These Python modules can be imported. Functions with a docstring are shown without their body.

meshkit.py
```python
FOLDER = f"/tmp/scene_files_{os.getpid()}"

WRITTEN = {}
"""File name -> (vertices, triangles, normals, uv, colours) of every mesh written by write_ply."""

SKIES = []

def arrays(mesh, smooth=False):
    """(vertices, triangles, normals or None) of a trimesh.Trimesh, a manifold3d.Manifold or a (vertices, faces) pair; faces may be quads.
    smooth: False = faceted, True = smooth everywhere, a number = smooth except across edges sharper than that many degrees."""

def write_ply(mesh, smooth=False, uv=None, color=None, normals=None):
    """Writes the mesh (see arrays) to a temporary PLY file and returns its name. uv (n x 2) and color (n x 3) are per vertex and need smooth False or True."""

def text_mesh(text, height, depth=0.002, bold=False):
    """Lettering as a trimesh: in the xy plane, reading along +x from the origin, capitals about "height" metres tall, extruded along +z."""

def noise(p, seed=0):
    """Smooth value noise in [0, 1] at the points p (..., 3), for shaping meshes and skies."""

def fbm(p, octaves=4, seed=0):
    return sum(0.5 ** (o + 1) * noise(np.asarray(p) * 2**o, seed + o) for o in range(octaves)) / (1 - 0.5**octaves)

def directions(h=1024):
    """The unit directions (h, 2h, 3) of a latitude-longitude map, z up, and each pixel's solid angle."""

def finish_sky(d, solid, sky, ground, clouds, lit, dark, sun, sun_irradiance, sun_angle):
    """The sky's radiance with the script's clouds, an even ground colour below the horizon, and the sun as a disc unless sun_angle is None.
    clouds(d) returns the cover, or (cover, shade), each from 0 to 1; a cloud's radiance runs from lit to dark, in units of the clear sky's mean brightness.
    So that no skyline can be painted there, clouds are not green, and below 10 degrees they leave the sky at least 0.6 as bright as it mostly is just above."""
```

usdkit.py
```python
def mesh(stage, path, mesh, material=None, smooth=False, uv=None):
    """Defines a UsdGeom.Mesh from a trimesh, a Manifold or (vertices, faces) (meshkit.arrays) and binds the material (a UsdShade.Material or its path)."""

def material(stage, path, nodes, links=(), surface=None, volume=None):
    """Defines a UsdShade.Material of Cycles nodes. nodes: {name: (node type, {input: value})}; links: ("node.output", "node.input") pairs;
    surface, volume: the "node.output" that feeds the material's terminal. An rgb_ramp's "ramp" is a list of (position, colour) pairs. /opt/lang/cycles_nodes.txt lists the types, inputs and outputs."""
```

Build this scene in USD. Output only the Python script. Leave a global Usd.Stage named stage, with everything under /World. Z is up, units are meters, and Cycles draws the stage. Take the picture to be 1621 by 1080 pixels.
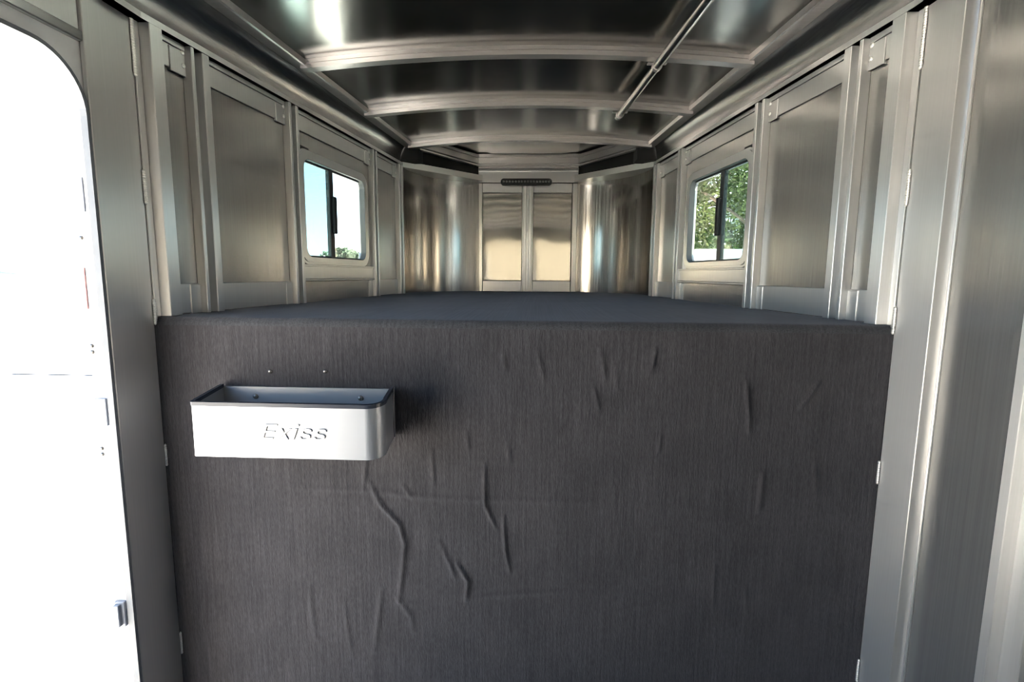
import math, random
import numpy as np, trimesh
import usdkit, meshkit
from pxr import Usd, UsdGeom, UsdLux, UsdShade, Gf, Sdf
from shapely.geometry import Polygon, Point, box as sbox
from shapely import affinity

random.seed(7); rng = np.random.default_rng(7)
stage = Usd.Stage.CreateInMemory()
UsdGeom.SetStageUpAxis(stage, 'Z'); UsdGeom.SetStageMetersPerUnit(stage, 1.0)
UsdGeom.Xform.Define(stage, '/World'); UsdGeom.Scope.Define(stage, '/World/Looks')
UP = 1.75            # the builders below count heights from the bunk top; the ground lies 1.75 m below it

# ---------------------------------------------------------------- camera
F_PX, PITCH, YAW, ROLL = 814.0, -0.1292, -0.044, 0.0082
EYE = np.array([0.0585, -1.349, 0.1224 + UP])
fw = np.array([math.sin(YAW) * math.cos(PITCH), math.cos(YAW) * math.cos(PITCH), math.sin(PITCH)])
r0 = np.cross(fw, [0, 0, 1]); r0 /= np.linalg.norm(r0); u0 = np.cross(r0, fw)
rt = r0 * math.cos(ROLL) + u0 * math.sin(ROLL); up = -r0 * math.sin(ROLL) + u0 * math.cos(ROLL)
cam = UsdGeom.Camera.Define(stage, '/World/camera')
cam.CreateHorizontalApertureAttr(36.0); cam.CreateVerticalApertureAttr(24.0)
cam.CreateFocalLengthAttr(36.0 * F_PX / 1621.0); cam.CreateFStopAttr(0.0)
cam.CreateClippingRangeAttr(Gf.Vec2f(0.05, 5000))
cam.CreateExposureAttr(4.05)
UsdGeom.Xformable(cam).AddTransformOp().Set(Gf.Matrix4d(*rt, 0, *up, 0, *(-fw), 0, *EYE, 1))

# ---------------------------------------------------------------- sky and sun
TO_SUN = np.array([0.22, 0.82, 0.53]); TO_SUN /= np.linalg.norm(TO_SUN)
usdkit.material(stage, '/World/Looks/sky', {
    'sky': ('sky_texture', {'sky_type': 'hosek_wilkie', 'sun_disc': False, 'turbidity': 3.0, 'ground_albedo': 0.4, 'sun_direction': tuple(TO_SUN)}),
    'bg': ('background_shader', {'strength': 1.25})}, [('sky.color', 'bg.color')], surface='bg.background')
dome = UsdLux.DomeLight.Define(stage, '/World/sky_dome'); dome.CreateIntensityAttr(1.0)
UsdShade.MaterialBindingAPI.Apply(dome.GetPrim()).Bind(UsdShade.Material.Get(stage, '/World/Looks/sky'))
sun = UsdLux.DistantLight.Define(stage, '/World/sun'); sun.CreateIntensityAttr(3.0); sun.CreateAngleAttr(0.6); sun.CreateNormalizeAttr(True); sun.CreateColorAttr(Gf.Vec3f(1, .95, .86))
z_ = TO_SUN; x_ = np.cross([0, 0, 1], z_); x_ /= np.linalg.norm(x_); y_ = np.cross(z_, x_)
UsdGeom.Xformable(sun).AddTransformOp().Set(Gf.Matrix4d(*x_, 0, *y_, 0, *z_, 0, 0, 0, 30, 1))

# ---------------------------------------------------------------- materials
def mat(name, nodes, links, surface='p.BSDF'):
    return usdkit.material(stage, '/World/Looks/' + name, nodes, links, surface=surface)

def metal(name, col, rough, drough, stretch, bump=0.0, bscale=3.0, mottle=0.06, aniso=0.0, axis=(0, 0, 1), met=1.0):
    """mill or brushed aluminium: grain stretched along one axis varies gloss, tone and relief"""
    lo, hi = [tuple(c * (1 - mottle) for c in col), tuple(min(1, c * (1 + mottle * .5)) for c in col)]
    nodes = {'g': ('geometry', {}), 'm': ('mapping', {'scale': stretch}), 'n': ('noise_texture', {'scale': 1.0, 'detail': 4.0, 'roughness': .6}),
             'r': ('map_range', {'from_min': .3, 'from_max': .7, 'to_min': max(.01, rough - drough), 'to_max': rough + drough, 'clamp': True}),
             'c': ('rgb_ramp', {'ramp': [(.3, lo), (.7, hi)]}),
             'm2': ('mapping', {'scale': (bscale, bscale, bscale)}), 'n2': ('noise_texture', {'scale': 1.0, 'detail': 1.0}),
             'b': ('bump', {'strength': bump, 'distance': .01}),
             'z': ('vector_math', {'math_type': 'cross_product', 'vector2': axis}),
             'p': ('principled_bsdf', {'metallic': met, 'anisotropic': aniso})}
    links = [('g.position', 'm.vector'), ('m.vector', 'n.vector'), ('n.fac', 'r.value'), ('r.result', 'p.roughness'), ('n.fac', 'c.fac'), ('c.color', 'p.base_color')]
    if aniso:      # die lines scatter the light across the grain
        links += [('g.normal', 'z.vector1'), ('z.vector', 'p.tangent')]
    if bump:
        links += [('g.position', 'm2.vector'), ('m2.vector', 'n2.vector'), ('n2.fac', 'b.height'), ('b.normal', 'p.normal')]
    return mat(name, nodes, links)

def plain(name, col, rough=.5, metallic=0., spec=.5, var=.08, scale=12.):
    lo, hi = tuple(c * (1 - var) for c in col), tuple(min(1, c * (1 + var)) for c in col)
    return mat(name, {'g': ('geometry', {}), 'n': ('noise_texture', {'scale': scale, 'detail': 4.}), 'c': ('rgb_ramp', {'ramp': [(.3, lo), (.7, hi)]}),
                      'p': ('principled_bsdf', {'roughness': rough, 'metallic': metallic, 'specular_ior_level': spec})},
               [('g.position', 'n.vector'), ('n.fac', 'c.fac'), ('c.color', 'p.base_color')])

ALU = (.80, .775, .74)
SHEET = metal('wall_sheet_aluminium', (.60, .585, .56), .22, .006, (160, 160, 1.0), .0, 2.2, .006, .4, met=.92)
EXTR = metal('extruded_aluminium', (.80, .79, .775), .31, .004, (220, 220, 1.2), .0, 5., .004, .75, met=.85)
PLATE = metal('plate_aluminium', (.72, .71, .695), .32, .004, (200, 200, 2.0), .0, 5., .004, .75, met=.85)
COVE = metal('cove_aluminium', (.56, .555, .55), .24, .006, (150, 1.2, 150), .0, 3., .006)
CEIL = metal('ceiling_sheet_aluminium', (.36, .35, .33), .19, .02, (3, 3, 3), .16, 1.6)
BOW = metal('bow_aluminium', (.84, .80, .78), .30, .006, (2, 150, 150), 0, 3., .006, met=.9)
SHELF = metal('shelf_aluminium', (.80, .77, .73), .5, .004, (3, 3, 3), 0, 3., .01)
CURVED = metal('polished_curved_aluminium', (.56, .54, .51), .17, .05, (110, 110, .6), .10, 3.0, .12)
MIRROR = metal('mirror_aluminium', (.70, .68, .63), .06, .015, (3, 3, 3), .10, 5.)
TUBE = metal('galvanised_tube', (.78, .76, .72), .20, .03, (40, 2, 40))
TRAYM = metal('brushed_tray_aluminium', (.43, .437, .455), .46, .01, (2, 2, 120), 0, 3., .01, met=.7)
WELD = plain('weld_bead', (.86, .84, .80), .42, 1., var=.15, scale=260)
BLACK = plain('black_rubber', (.012, .012, .013), .55)
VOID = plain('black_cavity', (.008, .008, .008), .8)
TRIM = plain('dark_edge_trim', (.025, .03, .045), .35)
SEAL = plain('grey_door_seal', (.16, .17, .19), .5)
WHITE = plain('white_paint', (.82, .82, .82), .35)
WFRAME = plain('window_divider_paint', (.02, .028, .03), .4)
LINER = plain('window_liner_rubber', (.11, .12, .12), .6)
REDM = plain('red_reflective_tape', (.5, .26, .26), .3)
STEEL = plain('screw_steel', (.30, .28, .26), .35, 1.)
RUBBER = plain('floor_rubber', (.05, .05, .052), .8)
LEDM = plain('led_lens', (.16, .16, .155), .25)
CONCRETE = plain('gravel_ground', (.43, .42, .40), .9, var=.16, scale=3.0)
SHADOWM = plain('ground_shadow_colour', (.045, .05, .06), .9)  # dark bluish colour that stands in for a shadow on the gravel
BARN = plain('tan_siding', (.42, .37, .29), .8)
HILLM = plain('hazed_far_hill', (.62, .65, .70), 1., scale=.05)  # paled so that distance haze is part of the hill colour
BARK = plain('bark', (.14, .10, .075), .9, var=.3, scale=14)
GREYP = plain('grey_paint', (.055, .065, .085), .5)
HINGE = plain('hinge_steel', (.30, .32, .37), .4)

def carpet(name, col, ribs):
    nodes = {'g': ('geometry', {}),
             'm': ('mapping', {'scale': (330, 330, 60) if ribs else (240, 240, 240)}), 'n': ('noise_texture', {'scale': 1.0, 'detail': 3., 'roughness': .65}),
             'mr': ('mapping', {'scale': (150, 4, 5) if ribs else (135, 1.2, 4)}), 'nr': ('noise_texture', {'scale': 1.0, 'detail': 2.}),
             'ml': ('mapping', {'scale': (7, 7, 7)}), 'nl': ('noise_texture', {'scale': 1.0, 'detail': 3.}),
             'a': ('math', {'math_type': 'multiply_add', 'value2': .42}),
             'c': ('rgb_ramp', {'ramp': [(.38, tuple(x * .55 for x in col)), (.62, tuple(x * .95 for x in col)), (.80, tuple(x * 1.7 for x in col))]}),
             'lm': ('map_range', {'from_min': .3, 'from_max': .7, 'to_min': .88, 'to_max': 1.12, 'clamp': True}),
             'mx': ('vector_math', {'math_type': 'scale'}),
             'b': ('bump', {'strength': .9, 'distance': .0022}),
             'p': ('principled_bsdf', {'roughness': .95, 'specular_ior_level': .1, 'sheen_weight': .25, 'sheen_roughness': .5, 'sheen_tint': (.8, .85, 1.)})}
    links = [('g.position', 'm.vector'), ('m.vector', 'n.vector'), ('g.position', 'mr.vector'), ('mr.vector', 'nr.vector'), ('g.position', 'ml.vector'), ('ml.vector', 'nl.vector'),
             ('nr.fac', 'a.value1'), ('nh.value', 'a.value3'), ('n.fac', 'nh.value1'), ('a.value', 'c.fac'), ('nl.fac', 'lm.value'), ('c.color', 'mx.vector1'), ('lm.result', 'mx.scale'), ('mx.vector', 'p.base_color'),
             ('a.value', 'b.height'), ('b.normal', 'p.normal')]
    nodes['nh'] = ('math', {'math_type': 'multiply', 'value2': .58})
    return mat(name, nodes, links)
CARPET_F = carpet('ribbed_charcoal_carpet', (.074, .069, .073), True)
CARPET_T = carpet('flat_charcoal_carpet', (.080, .080, .086), False)

def glass(name, tint):
    return mat(name, {'w': ('layer_weight', {'blend': .5}), 'q': ('math', {'math_type': 'power', 'value2': 5.}), 'f': ('math', {'math_type': 'multiply_add', 'value2': .9, 'value3': .04}), 't': ('transparent_bsdf', {'color': tint}), 'g': ('glossy_bsdf', {'roughness': .01, 'color': (.9, .9, .9)}), 'm': ('mix_closure', {})},
               [('w.facing', 'q.value1'), ('q.value', 'f.value1'), ('f.value', 'm.fac'), ('t.BSDF', 'm.closure1'), ('g.BSDF', 'm.closure2')], surface='m.closure')
GLASS_D = glass('tinted_glass', (.50, .60, .60)); GLASS_L = glass('light_glass', (.70, .74, .73))

def leaf(name, c):
    return mat(name, {'o': ('geometry', {}), 'r': ('rgb_ramp', {'ramp': [(0, tuple(x * .6 for x in c)), (.6, c), (1, tuple(min(1, x * 1.7) for x in c))]}),
                      'p': ('principled_bsdf', {'roughness': .5}), 't': ('translucent_bsdf', {}), 'm': ('mix_closure', {'fac': .35})},
               [('o.random_per_island', 'r.fac'), ('r.color', 'p.base_color'), ('r.color', 't.color'), ('p.BSDF', 'm.closure1'), ('t.BSDF', 'm.closure2')], surface='m.closure')
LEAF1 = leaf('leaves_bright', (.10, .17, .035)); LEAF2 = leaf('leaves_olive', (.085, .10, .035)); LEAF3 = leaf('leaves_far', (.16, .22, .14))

# ---------------------------------------------------------------- scene helpers
used = {}
def numbered(parent, name):
    k = (parent, name); n = used.get(k, -1) + 1; used[k] = n
    return f'{parent}/{name}' if n == 0 else f'{parent}/{name}_{n:03d}'
class T:
    """A prim that parts hang under; org is the world place of its base."""
    def __init__(s, path, org): s.path, s.org = path, np.asarray(org, float)
def keys(prim, **kw):
    for k, v in kw.items():
        if v: prim.SetCustomDataByKey(k, v)
def thing(name, label=None, category=None, org=(0, 0, 0), group=None, kind=None):
    path = numbered('/World', name); x = UsdGeom.Xform.Define(stage, path)
    o = np.array(org, float) + (0, 0, UP)
    x.AddTranslateOp().Set(Gf.Vec3d(*o)); keys(x.GetPrim(), label=label, category=category, group=group, kind=kind)
    return T(path, o)
def part(t, name, mesh, m, smooth=False, label=None, kind=None, category=None, group=None):
    v, f = mesh
    base = t.org if t else np.zeros(3)
    path = numbered(t.path if t else '/World', name)
    p = usdkit.mesh(stage, path, (np.asarray(v, float) + (0, 0, UP) - base, np.asarray(f)), m, smooth=smooth)
    keys(p.GetPrim(), label=label, kind=kind, category=category, group=group)
    return T(path, base)

def join(*ms):
    V, F, n = [], [], 0
    for v, f in ms:
        f = np.asarray(f)
        if f.shape[1] == 4: f = np.vstack([f[:, [0, 1, 2]], f[:, [0, 2, 3]]])
        V.append(np.asarray(v, float)); F.append(f + n); n += len(v)
    return np.vstack(V), np.vstack(F)
def cb(a0, a1, b0, b1, c0, c1, ch=.0015):
    """chamfered box"""
    ch = min(ch, .45 * min(a1 - a0, b1 - b0, c1 - c0))
    pts = []
    for sa, sb, sc in np.ndindex(2, 2, 2):
        A, B, C = (a1 if sa else a0), (b1 if sb else b0), (c1 if sc else c0)
        da, db, dc = (-ch if sa else ch), (-ch if sb else ch), (-ch if sc else ch)
        pts += [(A, B + db, C + dc), (A + da, B, C + dc), (A + da, B + db, C)]
    h = trimesh.Trimesh(pts).convex_hull
    return np.array(h.vertices), np.array(h.faces)
def tm(m): return np.array(m.vertices), np.array(m.faces)
def extr(poly, h):
    return join(*[tm(trimesh.creation.extrude_polygon(g, h, engine='earcut')) for g in getattr(poly, 'geoms', [poly])])
def cyl(p, q, r, n=16, ends=True):
    m = trimesh.creation.cylinder(radius=r, segment=[p, q], sections=n); return tm(m)
def rrect(x0, y0, x1, y1, r, n=8):
    return sbox(x0 + r, y0 + r, x1 - r, y1 - r).buffer(r, quad_segs=n)
def dome_head(c, n, r, h):
    """small round screw head at c, facing n"""
    m = trimesh.creation.icosphere(2, 1.0); v = np.array(m.vertices); keep = v[:, 2].clip(-.1)
    v[:, 2] = keep; v *= (r, r, h)
    n = np.array(n, float); R = trimesh.geometry.align_vectors([0, 0, 1], n)[:3, :3]
    return v @ R.T + c, np.array(m.faces)

# ---------------------------------------------------------------- trailer geometry
K = .1184; HALF = .975
def wall(side, m):
    """(height off the wall, along the trailer, z) -> world; the bunk walls draw in towards the nose"""
    v, f = m; v = np.asarray(v, float)
    x = HALF - K * np.clip(v[:, 1], 0, None) - v[:, 0]
    w = np.stack([side * x, v[:, 1], v[:, 2]], 1)
    f = np.asarray(f)
    return (w, f[:, ::-1]) if side > 0 else (w, f)
def ry(app, o):
    """distance along the wall of a point standing o off it that is seen over the wall point app"""
    return (app + 1.349) * (1.033 - o) / 1.033 - 1.349
def xl(y): return -.828 + .0868 * max(y, 0)
def xr(y): return .833 - .0786 * max(y, 0)
ZT, ZC = .757, .878           # top of the walls, ceiling edge

FLOOR = -1.30
fl = thing('floor', kind='structure')
part(fl, 'rubber_mat', cb(-.97, .97, -2.99, .0, FLOOR - .03, FLOOR), RUBBER)
part(fl, 'subfloor', cb(-1.03, 1.03, -3.05, 0.05, FLOOR - .10, FLOOR - .031), PLATE)

def window_hole(): return rrect(.722, .164, 1.310, .606, .05)
for side, nm in ((-1, 'left'), (1, 'right')):
    w = thing('wall_' + nm, kind='structure')
    P = lambda name, m, mt, **kw: part(w, name, wall(side, m), mt, **kw)
    # sheets behind the posts, full wall thickness
    for a, b in ((.0, .19), (.19, .70), (1.43, 1.86)):
        P('wall_panel', cb(-.006 if a > 1 else -.055, .0, a, b - .0006, FLOOR - .1, .80, .0004), SHEET)
    g = sbox(.70, FLOOR - .1, 1.43, .80).difference(window_hole())
    v, f = extr(g, .006); P('wall_panel', (np.stack([v[:, 2] - .006, v[:, 0], v[:, 1]], 1), f), SHEET)
    # upper and lower trim plates between the posts
    for a, b in ((.064, .161), (.236, .633), (.699, 1.364), (1.422, 1.714)):
        P('upper_trim_plate', cb(0, .007, a, b, .680, ZT), PLATE)
        if b != 1.364: P('lower_trim_plate', cb(0, .007, a, b, .002, .088), PLATE)
        P('top_lip', cb(0, .012, a, b, ZT - .016, ZT), EXTR)
    # U-channel posts: near flange, far flange, floor of the channel
    for base, w1, gap, w2 in ((.162, .013, .030, .028), (.634, .015, .029, .019), (1.365, .016, .022, .016), (1.715, .022, .022, .024)):
        h = .028
        a, b, c, d = base, base + w1, base + w1 + gap, base + w1 + gap + w2
        P('wall_post', join(cb(.0, h, a, b, .0, ZT), cb(.0, h, c, d, .0, ZT), cb(0, .004, b, c, .0, ZT)), EXTR)
        P('base_bracket', cb(0, .010, a - .040, a - .001, .0, .085), PLATE)
        P('top_bracket', cb(0, .011, a - .055, a - .001, .672, ZT - .018), PLATE)
        for zz in (.70, .735):
            P('weld_bead', dome_head(np.array([.011, a - .010, zz]), (1, 0, 0), .007, .004), WELD, smooth=True)
    # corner post beside the bunk front: thin strip, deep channel, wide flange
    P('corner_post', join(cb(0, .004, .001, .020, .0, ZT), cb(0, .031, .021, .062, .0, ZT)), EXTR)
    # rail under the window
    P('sill_rail', join(cb(0, .016, .699, 1.363, .096, .150), cb(0, .022, .699, 1.363, .088, .096), cb(0, .020, .699, 1.363, .148, .156)), EXTR)
    P('sill_panel', cb(0, .003, .699, 1.363, .002, .086), SHEET)
    # welds up the seam at the bunk corner
    for z0, z1 in ((.62, .76), (.30, .385), (-.02, .05), (-.42, -.36), (-1.0, -.93)):
        n = int((z1 - z0) / .006)
        P('weld_bead', join(*[dome_head(np.array([.002, .001 if side < 0 else -.001, z0 + (i + .5) * .006 ]), (1, 0, 0), .006, .004) for i in range(n)]), WELD, smooth=True)
    # the rest of the trailer behind the bunk
    if side < 0:
        jam = sbox(-.146, FLOOR, -.0005, .80)
        P('door_post', cb(-.012, .0, -.146, -.0008, FLOOR, .80), PLATE)
        P('header_plate', cb(-.03, -.008, -1.12, -.147, .655, .80), PLATE)
        P('header_rail', cb(-.032, -.001, -1.12, -.147, .640, .662), COVE)
        P('rear_panel', cb(-.055, 0, -3.0, -1.12, FLOOR, .80), SHEET)
        for y in (-1.55, -2.1, -2.65):
            P('wall_post', join(cb(.0, .028, y, y + .02, FLOOR, ZT), cb(.0, .028, y + .05, y + .075, FLOOR, ZT)), EXTR)
    else:
        P('door_post', cb(-.050, .0, -.117, -.0008, FLOOR, .80), PLATE)
        P('rear_panel', cb(-.085, -.030, -.372, -.124, FLOOR, .80), SHEET)
        P('rear_panel', cb(-.085, -.030, -3.0, -.3726, FLOOR, .80), SHEET)
        P('seam_strip', cb(-.031, -.024, -.128, -.1215, FLOOR, .80, .002), EXTR)
        for y in (-.43, -1.0, -1.55, -2.1, -2.65):
            P('wall_post', join(cb(-.030, .0, y, y + .022, FLOOR, ZT), cb(-.030, .0, y + .066, y + .088, FLOOR, ZT), cb(-.030, -.026, y + .02, y + .068, FLOOR, ZT)), EXTR)

# sliding windows
for side, nm in ((-1, 1), (1, 2)):
    w = thing(f'window_{nm}', kind='structure')
    P = lambda name, m, mt, **kw: part(w, name, wall(side, m), mt, **kw)
    def ring(outer, inner, o0, o1):
        v, f = extr(outer.difference(inner), o1 - o0); return np.stack([v[:, 2] + o0, v[:, 0], v[:, 1]], 1), f
    out, mid, inn = rrect(.700, .157, 1.328, .616, .060), rrect(.709, .166, 1.319, .607, .052), rrect(.742, .188, 1.284, .578, .040)
    P('window_frame', join(ring(out, mid, .0, .009), ring(mid, inn.buffer(.0021), -.012, .014), ring(mid, inn.buffer(.004), -.024, -.013)), EXTR, smooth=30)
    P('window_liner', ring(inn.buffer(.002), inn, -.012, .0135), LINER, smooth=30)
    P('gasket', ring(sbox(.698, .157, .80, .626), rrect(.702, .159, 1.3, .614, .055), .0005, .004), BLACK)
    ins = inn.buffer(.004)
    for a, b, gm, oo in ((.73, 1.005, GLASS_D, -.012), (.975, 1.30, GLASS_L, -.019)):
        v, f = extr(ins.intersection(sbox(a, 0, b, 1)), .004)
        P('pane', (np.stack([v[:, 2] + oo, v[:, 0], v[:, 1]], 1), f), gm)
    P('divider', cb(-.021, -.004, .972, 1.006, .185, .581), WFRAME)
    P('sash_rail', join(cb(-.020, -.005, .75, 1.27, .183, .194), cb(-.020, -.005, .75, 1.27, .570, .583)), WFRAME)
    P('latch', cb(-.012, .010, .984, 1.010, .298, .462, .004), BLACK)
    P('latch', cb(-.010, .004, .744, .754, .34, .43, .003), BLACK)

# coves and ceiling edge flanges
YS = np.array([-3.0, -1.5, -.7, 0, .6, 1.2, 1.775])
def loft(fun, ys, n):
    V = np.array([[fun(y, t) for t in np.linspace(0, 1, n)] for y in ys]).reshape(-1, 3); F = []
    for i in range(len(ys) - 1):
        for j in range(n - 1):
            a = i * n + j; F.append((a, a + 1, a + n + 1, a + n))
    return V, np.array(F)
def thick(m, flip=False):
    v, f = m; f = f[:, ::-1] if flip else f
    return v, f
for side, k in ((-1, 1), (1, 2)):
    t = thing(f'trim_{k}', kind='structure')
    def xe(y): return abs(xl(y) if side < 0 else xr(y))
    def xw(y): return HALF - K * max(y, 0)
    def cove(y, s):
        a = s * math.pi / 2; g = xw(y) - .014 - xe(y) - .038
        return side * (xe(y) + .038 + g * math.cos(a)), y, .776 + .090 * math.sin(a)
    part(t, 'cove', thick(loft(cove, YS, 17), side > 0), COVE, smooth=60)
    lip = lambda y, s: (side * (xw(y) - [0, .030, .030, .014][int(round(s * 3))]), y, [ZT, ZT, ZT + .016, ZT + .021][int(round(s * 3))])
    part(t, 'wall_lip', thick(loft(lip, YS, 4), side > 0), EXTR)
    fl_ = lambda y, s: (side * (xe(y) + [.040, .038, .0, -.006, -.006][int(round(s * 4))]), y, [.866, .856, .856, .858, .905][int(round(s * 4))])
    part(t, 'ceiling_flange', thick(loft(fl_, YS, 5), side > 0), BOW)

# ceiling
ce = thing('ceiling', kind='structure')
def zc(x, y): 
    h = xr(y) if x > 0 else -xl(y)
    return ZC + .040 * (1 - (x / h) ** 2)
BOWS = [-2.4, -1.8, -1.2, -.60, .0, .565, 1.115, 1.726]
edges = [-3.0] + BOWS + [1.80]
for a, b in zip(edges[:-1], edges[1:]):
    def sh(y, s):
        x = xl(y) + .004 + (xr(y) - xl(y) - .008) * s
        return x, y, zc(x, y) - .001
    part(ce, 'ceiling_sheet', loft(sh, [a + .02, (a + b) / 2, b + .02], 33), CEIL, smooth=True)
def arc(yb, y0, y1, d0, d1, n=28):
    V = []
    for i in range(n + 1):
        x = xl(yb) - .012 + (xr(yb) - xl(yb) + .024) * i / n; z = zc(np.clip(x, xl(yb), xr(yb)), yb)
        V += [(x, yb + y0, z - d0), (x, yb + y1, z - d0), (x, yb + y1, z - d1), (x, yb + y0, z - d1)]
    F = []
    for i in range(n):
        for j in range(4):
            a, b = i * 4 + j, i * 4 + (j + 1) % 4; F.append((a, a + 4, b + 4, b))
    F += [(0, 1, 2, 3), (n * 4 + 3, n * 4 + 2, n * 4 + 1, n * 4)]
    return np.array(V), np.array(F)
for yb in BOWS:
    part(ce, 'roof_bow', join(arc(yb, .0, .038, 0, .014), arc(yb, .006, .034, .014, .018), arc(yb, -.003, .036, .018, .033)), BOW)  # upper strip and groove imitate the bow mirrored in the ceiling sheet
part(ce, 'roof_skin', cb(-1.05, 1.05, -3.1, 2.55, .99, 1.03), WHITE)
part(ce, 'roof_edge', join(*[cb(s * 1.03 - .03, s * 1.03 + .03, -3.1, 2.0, .79, 1.0) for s in (-1, 1)]), WHITE)

# ---------------------------------------------------------------- nose of the trailer
NX, NY, CY = .325, 1.858, 2.36
def nose(s, side, off=0.0):
    a = s * math.pi / 2
    wx = HALF - K * NY
    c, sn = max(math.cos(a), 0) ** .9, max(math.sin(a), 0) ** .9
    b = .86      # between a straight and a fully rounded corner
    return side * (NX + (wx - NX) * (b * c + (1 - b) * (1 - s)) + off * (c * .8)), NY + (CY - NY) * (b * sn + (1 - b) * s) + off * sn
nw = thing('wall_front', kind='structure')
for side in (-1, 1):
    n = 33; pts = [nose(i / (n - 1), side) for i in range(n)]; po = [nose(i / (n - 1), side, .05) for i in range(n)]
    V = [(x, y, z) for (x, y) in pts for z in (-.05, .82)]; F = [(2 * i, 2 * i + 2, 2 * i + 3, 2 * i + 1) for i in range(n - 1)]
    F = np.array(F); F = F[:, ::-1] if side > 0 else F
    part(nw, 'curved_sheet', (np.array(V), F), CURVED, smooth=True)
    V = [(x, y, z) for (x, y) in po for z in (-.3, 1.0)]
    part(nw, 'outer_skin', (np.array(V), F), WHITE, smooth=True)
    # straight trim shelf across the curved corner, the dark gap above it and the ceiling frame over that
    A, B = np.array([side * (HALF - K * NY + .01), NY - .02]), np.array([side * NX, CY - .055])
    def beam(a, b, w0, w1, z0, z1, ch=.002):
        d = (b - a) / np.linalg.norm(b - a); nrm = np.array([-d[1], d[0]]) * (1 if side > 0 else -1)   # towards the room
        L = np.linalg.norm(b - a); v, f = cb(0, L, w0, w1, z0, z1, ch)
        q = a + v[:, :1] * d + v[:, 1:2] * nrm
        f = f[:, ::-1] if side < 0 else f
        return np.column_stack([q, v[:, 2]]), f
    ar = [nose(i / 24, side, -.001) for i in range(25)]; d = (B - A) / np.linalg.norm(B - A); nr = np.array([-d[1], d[0]]) * (1 if side > 0 else -1) * .012
    v, f = extr(Polygon([tuple(A + nr), *ar, tuple(B + nr)]).buffer(0), .037); v[:, 2] += .760
    part(nw, 'trim_shelf', (v, f), SHELF)
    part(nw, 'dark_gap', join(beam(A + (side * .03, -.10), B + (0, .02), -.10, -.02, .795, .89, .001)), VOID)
    C, D = np.array([side * .690, 1.74]), np.array([side * .345, 2.275])
    part(nw, 'ceiling_frame', join(beam(C, D, -.03, .012, .868, .905), beam(C, D, -.03, -.002, .856, .866), beam(C, D, -.03, .018, .905, .925)), BOW)
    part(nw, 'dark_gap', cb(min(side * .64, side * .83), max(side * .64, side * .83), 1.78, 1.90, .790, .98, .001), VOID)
part(nw, 'ceiling_frame', join(cb(-.36, .36, 2.265, 2.31, .868, .908), cb(-.36, .36, 2.272, 2.31, .858, .868), cb(-.36, .36, 2.258, 2.31, .908, .93)), BOW)
part(nw, 'header_plate', cb(-.345, .345, 2.325, 2.40, .752, .875), PLATE)
part(nw, 'header_lip', cb(-.345, .345, 2.30, 2.33, .828, .846), COVE)
part(nw, 'outer_skin', cb(-.36, .36, 2.40, 2.46, -.3, 1.0), WHITE)
part(nw, 'outer_skin', cb(-.80, .80, 1.80, 2.44, -.12, -.06), WHITE)
for a, b in ((-.318, -.042), (.038, .306)):
    part(nw, 'mirror_panel', cb(a, b, CY - .010, CY + .004, .078, .684, .002), MIRROR)
    part(nw, 'upper_strip', cb(a, b, CY - .014, CY + .004, .686, .752, .002), PLATE)
    part(nw, 'lower_strip', cb(a, b, CY - .014, CY + .004, .0, .076, .002), PLATE)
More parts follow.
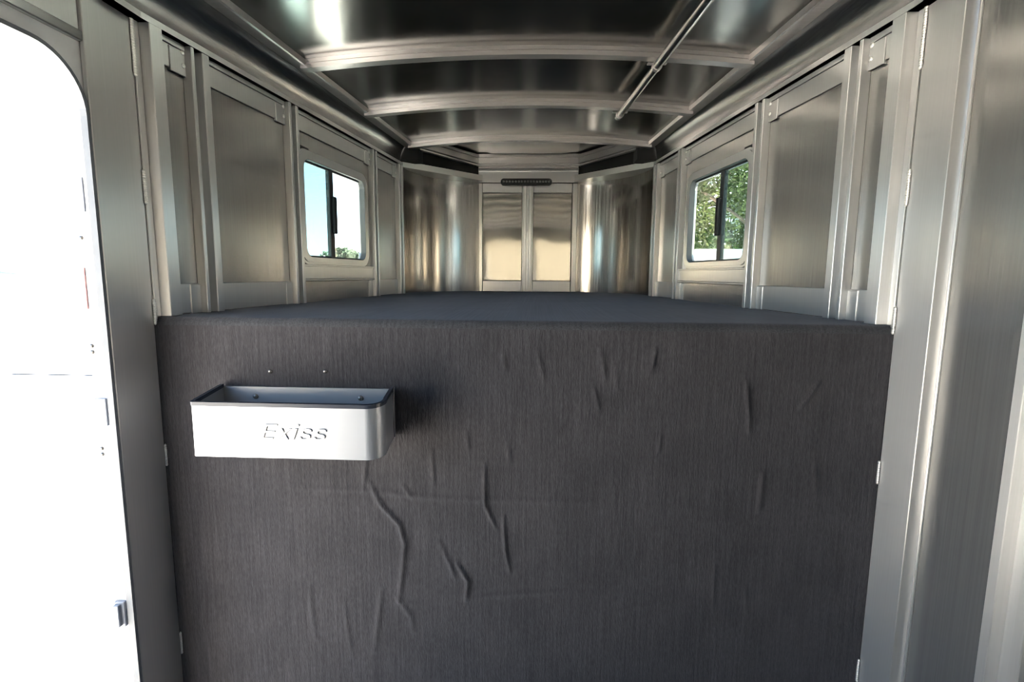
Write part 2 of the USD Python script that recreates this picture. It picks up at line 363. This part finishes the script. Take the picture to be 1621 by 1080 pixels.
part(nw, 'mullion', join(cb(-.040, .036, CY - .016, CY + .004, 0, .752), cb(-.032, -.010, CY - .024, CY, 0, .752, .003), cb(.006, .028, CY - .024, CY, 0, .752, .003)), EXTR)
part(nw, 'edge_post', cb(-.345, -.3215, CY - .012, CY + .01, 0, .752), PLATE)
part(nw, 'edge_post', cb(.310, .345, CY - .012, CY + .01, 0, .752), PLATE)
nc = np.array([(-.70, 1.77), (.70, 1.77), (.36, 2.30), (-.36, 2.30)])
v, f = extr(Polygon(nc), .01); v[:, 2] += .935; part(nw, 'ceiling_sheet', (v, f), CEIL)
v, f = extr(Polygon([(-.42, 1.86), (.42, 1.86), (.24, 2.20), (-.24, 2.20)]).buffer(.02), .012); v[:, 2] += .923; part(nw, 'ceiling_pan', (v, f), CEIL)
v, f = extr(Polygon([(-.80, 1.78), (.80, 1.78), (.75, 1.9), (.40, 2.42), (-.40, 2.42), (-.75, 1.9)]), .01); v[:, 2] += .975; part(nw, 'nose_cap', (v, f), VOID)

# back wall with two upper openings
bw = thing('wall_back', kind='structure')
hole = rrect(-.80, -.02, -.06, .72, .10).union(rrect(.06, -.02, .80, .72, .10))
v, f = extr(sbox(-1.06, FLOOR - .1, 1.06, 1.0).difference(hole), .05)
part(bw, 'rear_panel', (np.stack([v[:, 0], -3.0 - v[:, 2], v[:, 1]], 1), f[:, ::-1]), SHEET)
v, f = extr(hole.buffer(.004), .005)
part(bw, 'dimming_pane', (np.stack([v[:, 0], -3.02 - v[:, 2], v[:, 1]], 1), f[:, ::-1]), glass('rear_dimming_glass', (.235, .235, .23)))  # unseen panes added to dim the light entering through the rear openings
part(bw, 'mullion', cb(-.05, .05, -3.0, -2.985, FLOOR, .75), EXTR)

# side door opening
d1 = thing('door_1', kind='structure')
P = lambda name, m, mt, **kw: part(d1, name, wall(-1, m), mt, **kw)
opening = rrect(-1.05, FLOOR - .02, -.150, .600, .125, 12)
v, f = extr(sbox(-1.12, FLOOR - .06, -.012, .79).difference(opening), .040); P('door_frame', (np.stack([v[:, 2] - .054, v[:, 0], v[:, 1]], 1), f), WHITE)
v, f = extr(opening.buffer(.004).difference(opening.buffer(-.005)), .016); P('door_seal', (np.stack([v[:, 2] - .018, v[:, 0], v[:, 1]], 1), f), SEAL)
def on_jamb(z0, z1, x0, x1, t=.006): return cb(x0, x1, -.150 - t, -.1502, z0, z1)
P('strike_plate', join(on_jamb(-.80, -.73, -.049, -.022, .010), cb(-.045, -.03, -.170, -.158, -.795, -.735)), HINGE)
P('hinge_plate', on_jamb(-.26, -.19, -.052, -.022), HINGE)
P('hinge_plate', on_jamb(.26, .34, -.052, -.030, .003), HINGE)
P('reflector_strip', on_jamb(.03, .13, -.052, -.046, .003), REDM)
for z in (-.06, -.075, -.32, -.335, .2): P('bolt', dome_head(np.array([-.048, -.150, z]), (0, -1, 0), .005, .004), STEEL, smooth=True)

# ---------------------------------------------------------------- carpeted bunk
PROJ = lambda x, y, Y=0.: None
def unpx(x, y, Y=0.0):
    """photo measurement -> point on the plane Y (used once to lay out the wrinkles)"""
    r = fw + rt * (x - 810.5) / F_PX - up * (y - 540) / F_PX; t = (Y - EYE[1]) / r[1]; q = EYE + t * r
    return q[0], q[2] - UP
bunk = thing('bunk_platform', 'charcoal carpeted gooseneck bunk platform with wrinkled upright front between the wall posts', 'bunk', (0, 0, -1.3))
R = .022
W0 = .978
wr = []   # polyline, half width, height
def W(pts, w, h): wr.append(([unpx(*p) for p in pts], w, h * 1.2))
W([(585, 765), (603, 800), (632, 830), (641, 860), (637, 905), (632, 952)], .009, .0062)
W([(628, 945), (650, 975), (655, 1000)], .010, .003)
W([(696, 859), (715, 900), (720, 915)], .008, .0042); W([(722, 890), (741, 920), (738, 950)], .008, .006)
W([(767, 735), (768, 800), (786, 838)], .006, .0052); W([(797, 818), (800, 870), (807, 906)], .006, .0050)
W([(683, 715), (687, 768)], .008, .003); W([(738, 682), (742, 715)], .007, .003); W([(803, 700), (808, 735)], .007, .0026)
W([(637, 768), (652, 788)], .008, .003); W([(1182, 604), (1184, 640), (1186, 684)], .006, .0045); W([(1296, 606), (1268, 642)], .008, .005)
W([(1208, 748), (1201, 808)], .009, .0045); W([(951, 551), (958, 602)], .008, .0035); W([(1039, 553), (1030, 590)], .008, .0035)
W([(939, 611), (949, 650)], .006, .003); W([(1046, 690), (1042, 716)], .006, .003); W([(850, 556), (862, 602)], .008, .003); W([(795, 556), (800, 588)], .008, .003)
W([(490, 930), (500, 1010)], .010, .003); W([(605, 930), (594, 1030)], .010, .0035); W([(545, 955), (558, 1040)], .009, .0025); W([(1290, 730), (1292, 790)], .008, .0025)
W([(465, 773), (560, 776), (700, 790), (940, 795)], .012, .0016); W([(740, 946), (900, 936)], .012, .0014); W([(580, 720), (575, 775)], .008, .003)
W([(975, 575), (978, 620)], .008, .002); W([(1130, 900), (1128, 970)], .008, .002); W([(1180, 930), (1184, 980)], .008, .002)
nx, nz = 480, 290
xs, zs = np.linspace(-W0, W0, nx), np.linspace(-1.29, -R, nz)
X, Z = np.meshgrid(xs, zs)
D = .0035 * (meshkit.fbm(np.stack([X * 9, Z * 4, 0 * X], -1), 3, 5) - .5) + .004 * (meshkit.noise(np.stack([X * 3, Z * 2, 0 * X + 5], -1), 9) - .5)
for pts, w_, h_ in wr:
    best = np.full(X.shape, 1e9); along = np.zeros(X.shape); tot = len(pts) - 1
    for i, (p, q) in enumerate(zip(pts[:-1], pts[1:])):
        p, q = np.array(p), np.array(q); d = q - p; L2 = d @ d
        t = np.clip(((X - p[0]) * d[0] + (Z - p[1]) * d[1]) / L2, 0, 1)
        dist = np.hypot(X - p[0] - t * d[0], Z - p[1] - t * d[1]); hit = dist < best
        along[hit] = ((i + t) / tot)[hit]; best = np.minimum(best, dist)
    D += h_ * np.exp(-(best / (w_ * .75)) ** 2) * (.25 + .75 * np.sin(np.clip(along, .02, .98) * math.pi) ** .6)
ease = np.clip((-R - Z) / .05, 0, 1) * np.clip((.973 - abs(X)) / .02, 0, 1); D = D * ease
V = np.stack([X, -D, Z], -1).reshape(-1, 3)
ii, jj = np.meshgrid(np.arange(nz - 1), np.arange(nx - 1), indexing='ij'); a = ii * nx + jj
part(bunk, 'front_carpet', (V, np.stack([a, a + 1, a + nx + 1, a + nx], -1).reshape(-1, 4)), CARPET_F, smooth=True)
# top carpet with its rolled front edge, following the walls and the curved nose
prof = [(-0.0 + R - R * math.cos(t), -R + R * math.sin(t)) for t in np.linspace(0, math.pi / 2, 8)]
ys = [p[0] for p in prof] + list(np.linspace(.06, 1.856, 40)); zz = [p[1] for p in prof] + [0.0] * 40
rows = [(y, z, HALF - K * y - .0006) for y, z in zip(ys, zz)]
for s in np.linspace(.04, 1, 24):
    x, y = nose(s, 1); rows.append((min(y - .001, CY - .017), 0.0, x - .001))
m_ = 90; V = []
for y, z, h in rows:
    for u in np.linspace(-1, 1, m_):
        x = u * h; bumpz = .004 * (meshkit.noise(np.array([x * 6, y * 5, 1.0])) - .5) * min(1, max(0, (y - R) / .05)) + .002 * (meshkit.noise(np.array([x * 22, y * 18, 3.0])) - .5) * (1 if y >= R else 0)
        V.append((x, y, z + bumpz))
a = (np.arange(len(rows) - 1)[:, None] * m_ + np.arange(m_ - 1)[None]).ravel()
part(bunk, 'top_carpet', (np.array(V), np.stack([a, a + 1, a + m_ + 1, a + m_], -1)), CARPET_T, smooth=True)
part(bunk, 'deck_board', cb(-.74, .74, .03, 1.84, -.05, -.012), VOID)
for px in ((428, 588), (515, 588)):
    x, z = unpx(*px); part(bunk, 'screw', dome_head(np.array([x, -.001, z]), (0, -1, 0), .006, .005), STEEL, smooth=True)

# ---------------------------------------------------------------- wall tray
tray = thing('storage_tray', 'brushed silver metal tray with dark rim screwed to the charcoal carpet front', 'tray', (-.555, -.0065, -.318))
zb, zt, yf = -.318, -.186, -.152
outl = Polygon([(-.792, -.006), (-.786, yf), (-.309, yf), (-.320, -.006)])
outl = outl.difference(sbox(-.350, yf - .01, -.30, yf + .041)).union(affinity.translate(affinity.scale(Point(0, 0).buffer(1, quad_segs=16), .0395, .041), -.3505, yf + .041))
outl = outl.union(sbox(-.7915, -.02, -.320, -.006)).buffer(-.008).buffer(.008, quad_segs=6)
outl = outl.union(sbox(-.7915, -.014, -.321, -.006))
def sag(v): v = np.array(v); v[:, 2] += .105 * v[:, 1]; return v      # the tray leans a little forward
th = .0045
inner = outl.buffer(-th)
v, f = extr(outl.difference(inner), zt - zb); v[:, 2] += zb; shell = (v, f)
v, f = extr(outl.buffer(-.001), .004); v[:, 2] += zb; floor_ = (v, f)
bod = join(shell, floor_); part(tray, 'tray_body', (sag(bod[0]), bod[1]), TRAYM, smooth=25)
rim = outl.buffer(.0022).difference(outl.buffer(-th - .002)).difference(sbox(-1, -.0125, 0, .01))
v, f = extr(rim, .0095); v[:, 2] += zt - .002; v = sag(v); part(tray, 'rim_trim', (v, f), TRIM, smooth=25)
part(tray, 'edge_strip', cb(-.3225, -.3165, -.0125, -.0055, zb - .002, zt + .006), TRIM)
for px in ((408, 626), (573, 629)):
    x, z = unpx(*px); part(tray, 'screw', dome_head(np.array([x, -.0108, z]), (0, -1, 0), .0075, .006), STEEL, smooth=True)
v, f = tm(meshkit.text_mesh('Exiss', .038, .0032))
v = np.stack([v[:, 0] + .28 * v[:, 1], -v[:, 2], v[:, 1]], 1); v[:, 0] *= .165 / np.ptp(v[:, 0])
part(tray, 'embossed_lettering', (v + (-.617, yf + .0004, -.285), f), TRAYM)

# ---------------------------------------------------------------- ceiling conduit and lamp
p0, p1 = np.array([.560, -.60, .850]), np.array([.432, 1.18, .852])
cd = thing('conduit_tube', 'slim round metal tube running lengthwise under the ceiling bows on the right', 'tube', p1)
d_ = (p1 - p0) / np.linalg.norm(p1 - p0)
part(cd, 'tube', join(cyl(p0, p1, .0150, 20)), TUBE, smooth=40)
part(cd, 'end_cap', cyl(p1 - d_ * .002, p1 + d_ * .006, .0118, 20), VOID, smooth=40)
for yb in (.0, .565, 1.115):
    c = p0 + d_ * ((yb + .022 - p0[1]) / d_[1])
    part(cd, 'clamp', join(cyl(c - d_ * .009, c + d_ * .009, .0172, 20), cb(c[0] - .034, c[0] + .034, yb + .014, yb + .032, c[2] + .006, c[2] + .0105)), BOW, smooth=40)

lb = thing('led_light_bar', 'slim dark bar lamp with a row of small lenses above the nose panels', 'lamp', (-.014, 2.31, .755))
part(lb, 'housing', tm(trimesh.Trimesh(*(lambda v, f: (np.stack([v[:, 0], 2.324 - v[:, 2], v[:, 1]], 1), f))(*extr(rrect(-.190, .732, .164, .778, .022), .016)), process=False)), BLACK, smooth=40)
for i in range(16):
    x = -.170 + i * .0210
    part(lb, 'lens', dome_head(np.array([x, 2.308, .757]), (0, -1, 0), .0075, .004), LEDM, smooth=True)

# ---------------------------------------------------------------- outside
G = -UP
gr = thing('ground', kind='structure')
part(gr, 'gravel', cb(-160, 160, -120, 220, G - .2, G), CONCRETE)
hv = []
n = 80
for i in range(n):
    x = -400 + 800 * i / (n - 1); h = 3 + 9 * meshkit.noise(np.array([i * .13, 3, 1.]))
    hv += [(x, 330, G - 1), (x, 345, G + h), (x, 420, G + h * .7)]
hf = [(3 * i + j, 3 * i + 3 + j, 3 * i + 4 + j, 3 * i + 1 + j) for i in range(n - 1) for j in range(2)]
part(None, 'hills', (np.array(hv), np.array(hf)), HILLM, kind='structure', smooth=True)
part(None, 'painted_shadow_strip', cb(-14.0, -7.3, 7.4, 8.5, G + .002, G + .012), SHADOWM, kind='structure')  # shadow on the ground, painted as a thin dark flat strip

def box_trailer(name, label, x0, x1, y0, y1, h, clear=.45, doors=True):
    cx, cy = (x0 + x1) / 2, (y0 + y1) / 2
    t = thing(name, label, 'trailer', (cx, cy, G))
    body = rrect(0, 0, x1 - x0, h, .12); v, f = extr(body, y1 - y0)
    part(t, 'body', (np.stack([x0 + v[:, 0], y1 - v[:, 2], G + clear + v[:, 1]], 1), f), WHITE, smooth=40)
    part(t, 'skirt', cb(x0 + .05, x1 - .05, y0 + .05, y1 - .05, G + clear - .12, G + clear + .02), GREYP)
    for sx in (x0 + .10, x1 - .10):
        for k in (-.45, .45):
            yy = cy + k
            part(t, 'wheel', cyl((sx - .1, yy, G + .36), (sx + .1, yy, G + .36), .36, 24), BLACK, smooth=40)
    part(t, 'tongue', cb(cx - .06, cx + .06, y0 - 1.0, y0 + .06, G + clear - .1, G + clear), GREYP)
    part(t, 'jack', cyl((cx, y0 - .8, G), (cx, y0 - .8, G + clear + .3), .04, 10), GREYP, smooth=40)
    return t
bt = box_trailer('cargo_trailer', 'white enclosed cargo trailer parked under the trees beyond the right window', 5.6, 7.8, 17.0, 24.5, 2.35)
# low white utility box beyond the side door
ut = thing('utility_box', 'low white utility cabinet on the gravel beyond the side door', 'cabinet', (-17.4, 11.0, G))
part(ut, 'body', cb(-19.6, -15.2, 10.4, 12.0, G, G + 1.05, .04), WHITE)
part(ut, 'door', cb(-15.9, -15.35, 10.38, 10.41, G + .05, G + 1.0, .01), GREYP)
part(ut, 'vent', cb(-18.2, -17.7, 10.37, 10.41, G + .78, G + .86, .005), BLACK)
for k in (.42, .84): part(ut, 'bolt', dome_head(np.array([-17.0, 10.40, G + k]), (0, -1, 0), .04, .03), STEEL, smooth=True)

bn = thing('metal_barn', 'tan metal barn with a grey roof behind the trailer', 'barn', (0, -18, G))
part(bn, 'wall', cb(-14, 14, -24, -17, G, G + 3.6, .05), BARN)
v, f = extr(Polygon([(-24.4, 3.6), (-16.6, 3.6), (-20.5, 5.0)]), 28.8); part(bn, 'roof', (np.stack([14.4 - v[:, 2], v[:, 0], v[:, 1] + G], 1), f), GREYP)
for x in (-8, 3): part(bn, 'door', cb(x, x + 2.6, -16.99, -16.94, G, G + 2.7, .02), GREYP)

def tree(name, label, x, y, h, r, n, mt, seed, size=.16, low=.25, group=None):
    g = np.random.default_rng(seed); t = thing(name, label, 'tree', (x, y, G), group=group)
    tr = [cyl((x, y, G), (x + .1, y, G + h * .55), .035 * h * .6, 10)]
    cl = []
    for i in range(16):
        a, e = g.uniform(0, 6.283), g.uniform(low, .95); rr = r * math.sqrt(max(.05, 1 - ((e - .55) / .5) ** 2)) * g.uniform(.35, .85)
        c = np.array([x + rr * math.cos(a), y + rr * math.sin(a), G + h * e]); cl.append((c, r * g.uniform(.30, .5)))
        tr.append(cyl((x + .05, y, G + h * min(.5, e * .7)), tuple(c), .03, 6))
    part(t, 'trunk', join(*tr), BARK, smooth=40)
    idx = g.integers(0, len(cl), n); C = np.array([c for c, _ in cl])[idx]; RR = np.array([q for _, q in cl])[idx]
    d = g.normal(size=(n, 3)); d /= np.linalg.norm(d, axis=1, keepdims=True)
    P_ = C + d * (RR * g.uniform(.2, 1, n) ** .5)[:, None]
    a = g.normal(size=(n, 3)); a /= np.linalg.norm(a, axis=1, keepdims=True); b = np.cross(a, g.normal(size=(n, 3))); b /= np.linalg.norm(b, axis=1, keepdims=True)
    s = size * g.uniform(.6, 1.3, n)[:, None]
    V = np.stack([P_ - a * s, P_ + b * s * .45, P_ + a * s, P_ - b * s * .45], 1).reshape(-1, 3); k = np.arange(n)[:, None] * 4
    part(t, 'foliage', (V, k + np.array([[0, 1, 2, 3]])), mt, kind='stuff')
tree('leafy_tree', 'tall olive green tree filling the near pane of the right window', 4.7, 10.2, 9.2, 3.3, 46000, LEAF2, 1, .075, low=.44)
tree('leafy_tree', 'bright green tree seen through the far pane of the right window', 10.2, 31.0, 10.5, 4.0, 40000, LEAF1, 2, .11, low=.15)
tree('leafy_tree', 'tall tree behind the white cargo trailer', 14.6, 39.0, 10.5, 4.4, 30000, LEAF2, 3, .11, low=.15)
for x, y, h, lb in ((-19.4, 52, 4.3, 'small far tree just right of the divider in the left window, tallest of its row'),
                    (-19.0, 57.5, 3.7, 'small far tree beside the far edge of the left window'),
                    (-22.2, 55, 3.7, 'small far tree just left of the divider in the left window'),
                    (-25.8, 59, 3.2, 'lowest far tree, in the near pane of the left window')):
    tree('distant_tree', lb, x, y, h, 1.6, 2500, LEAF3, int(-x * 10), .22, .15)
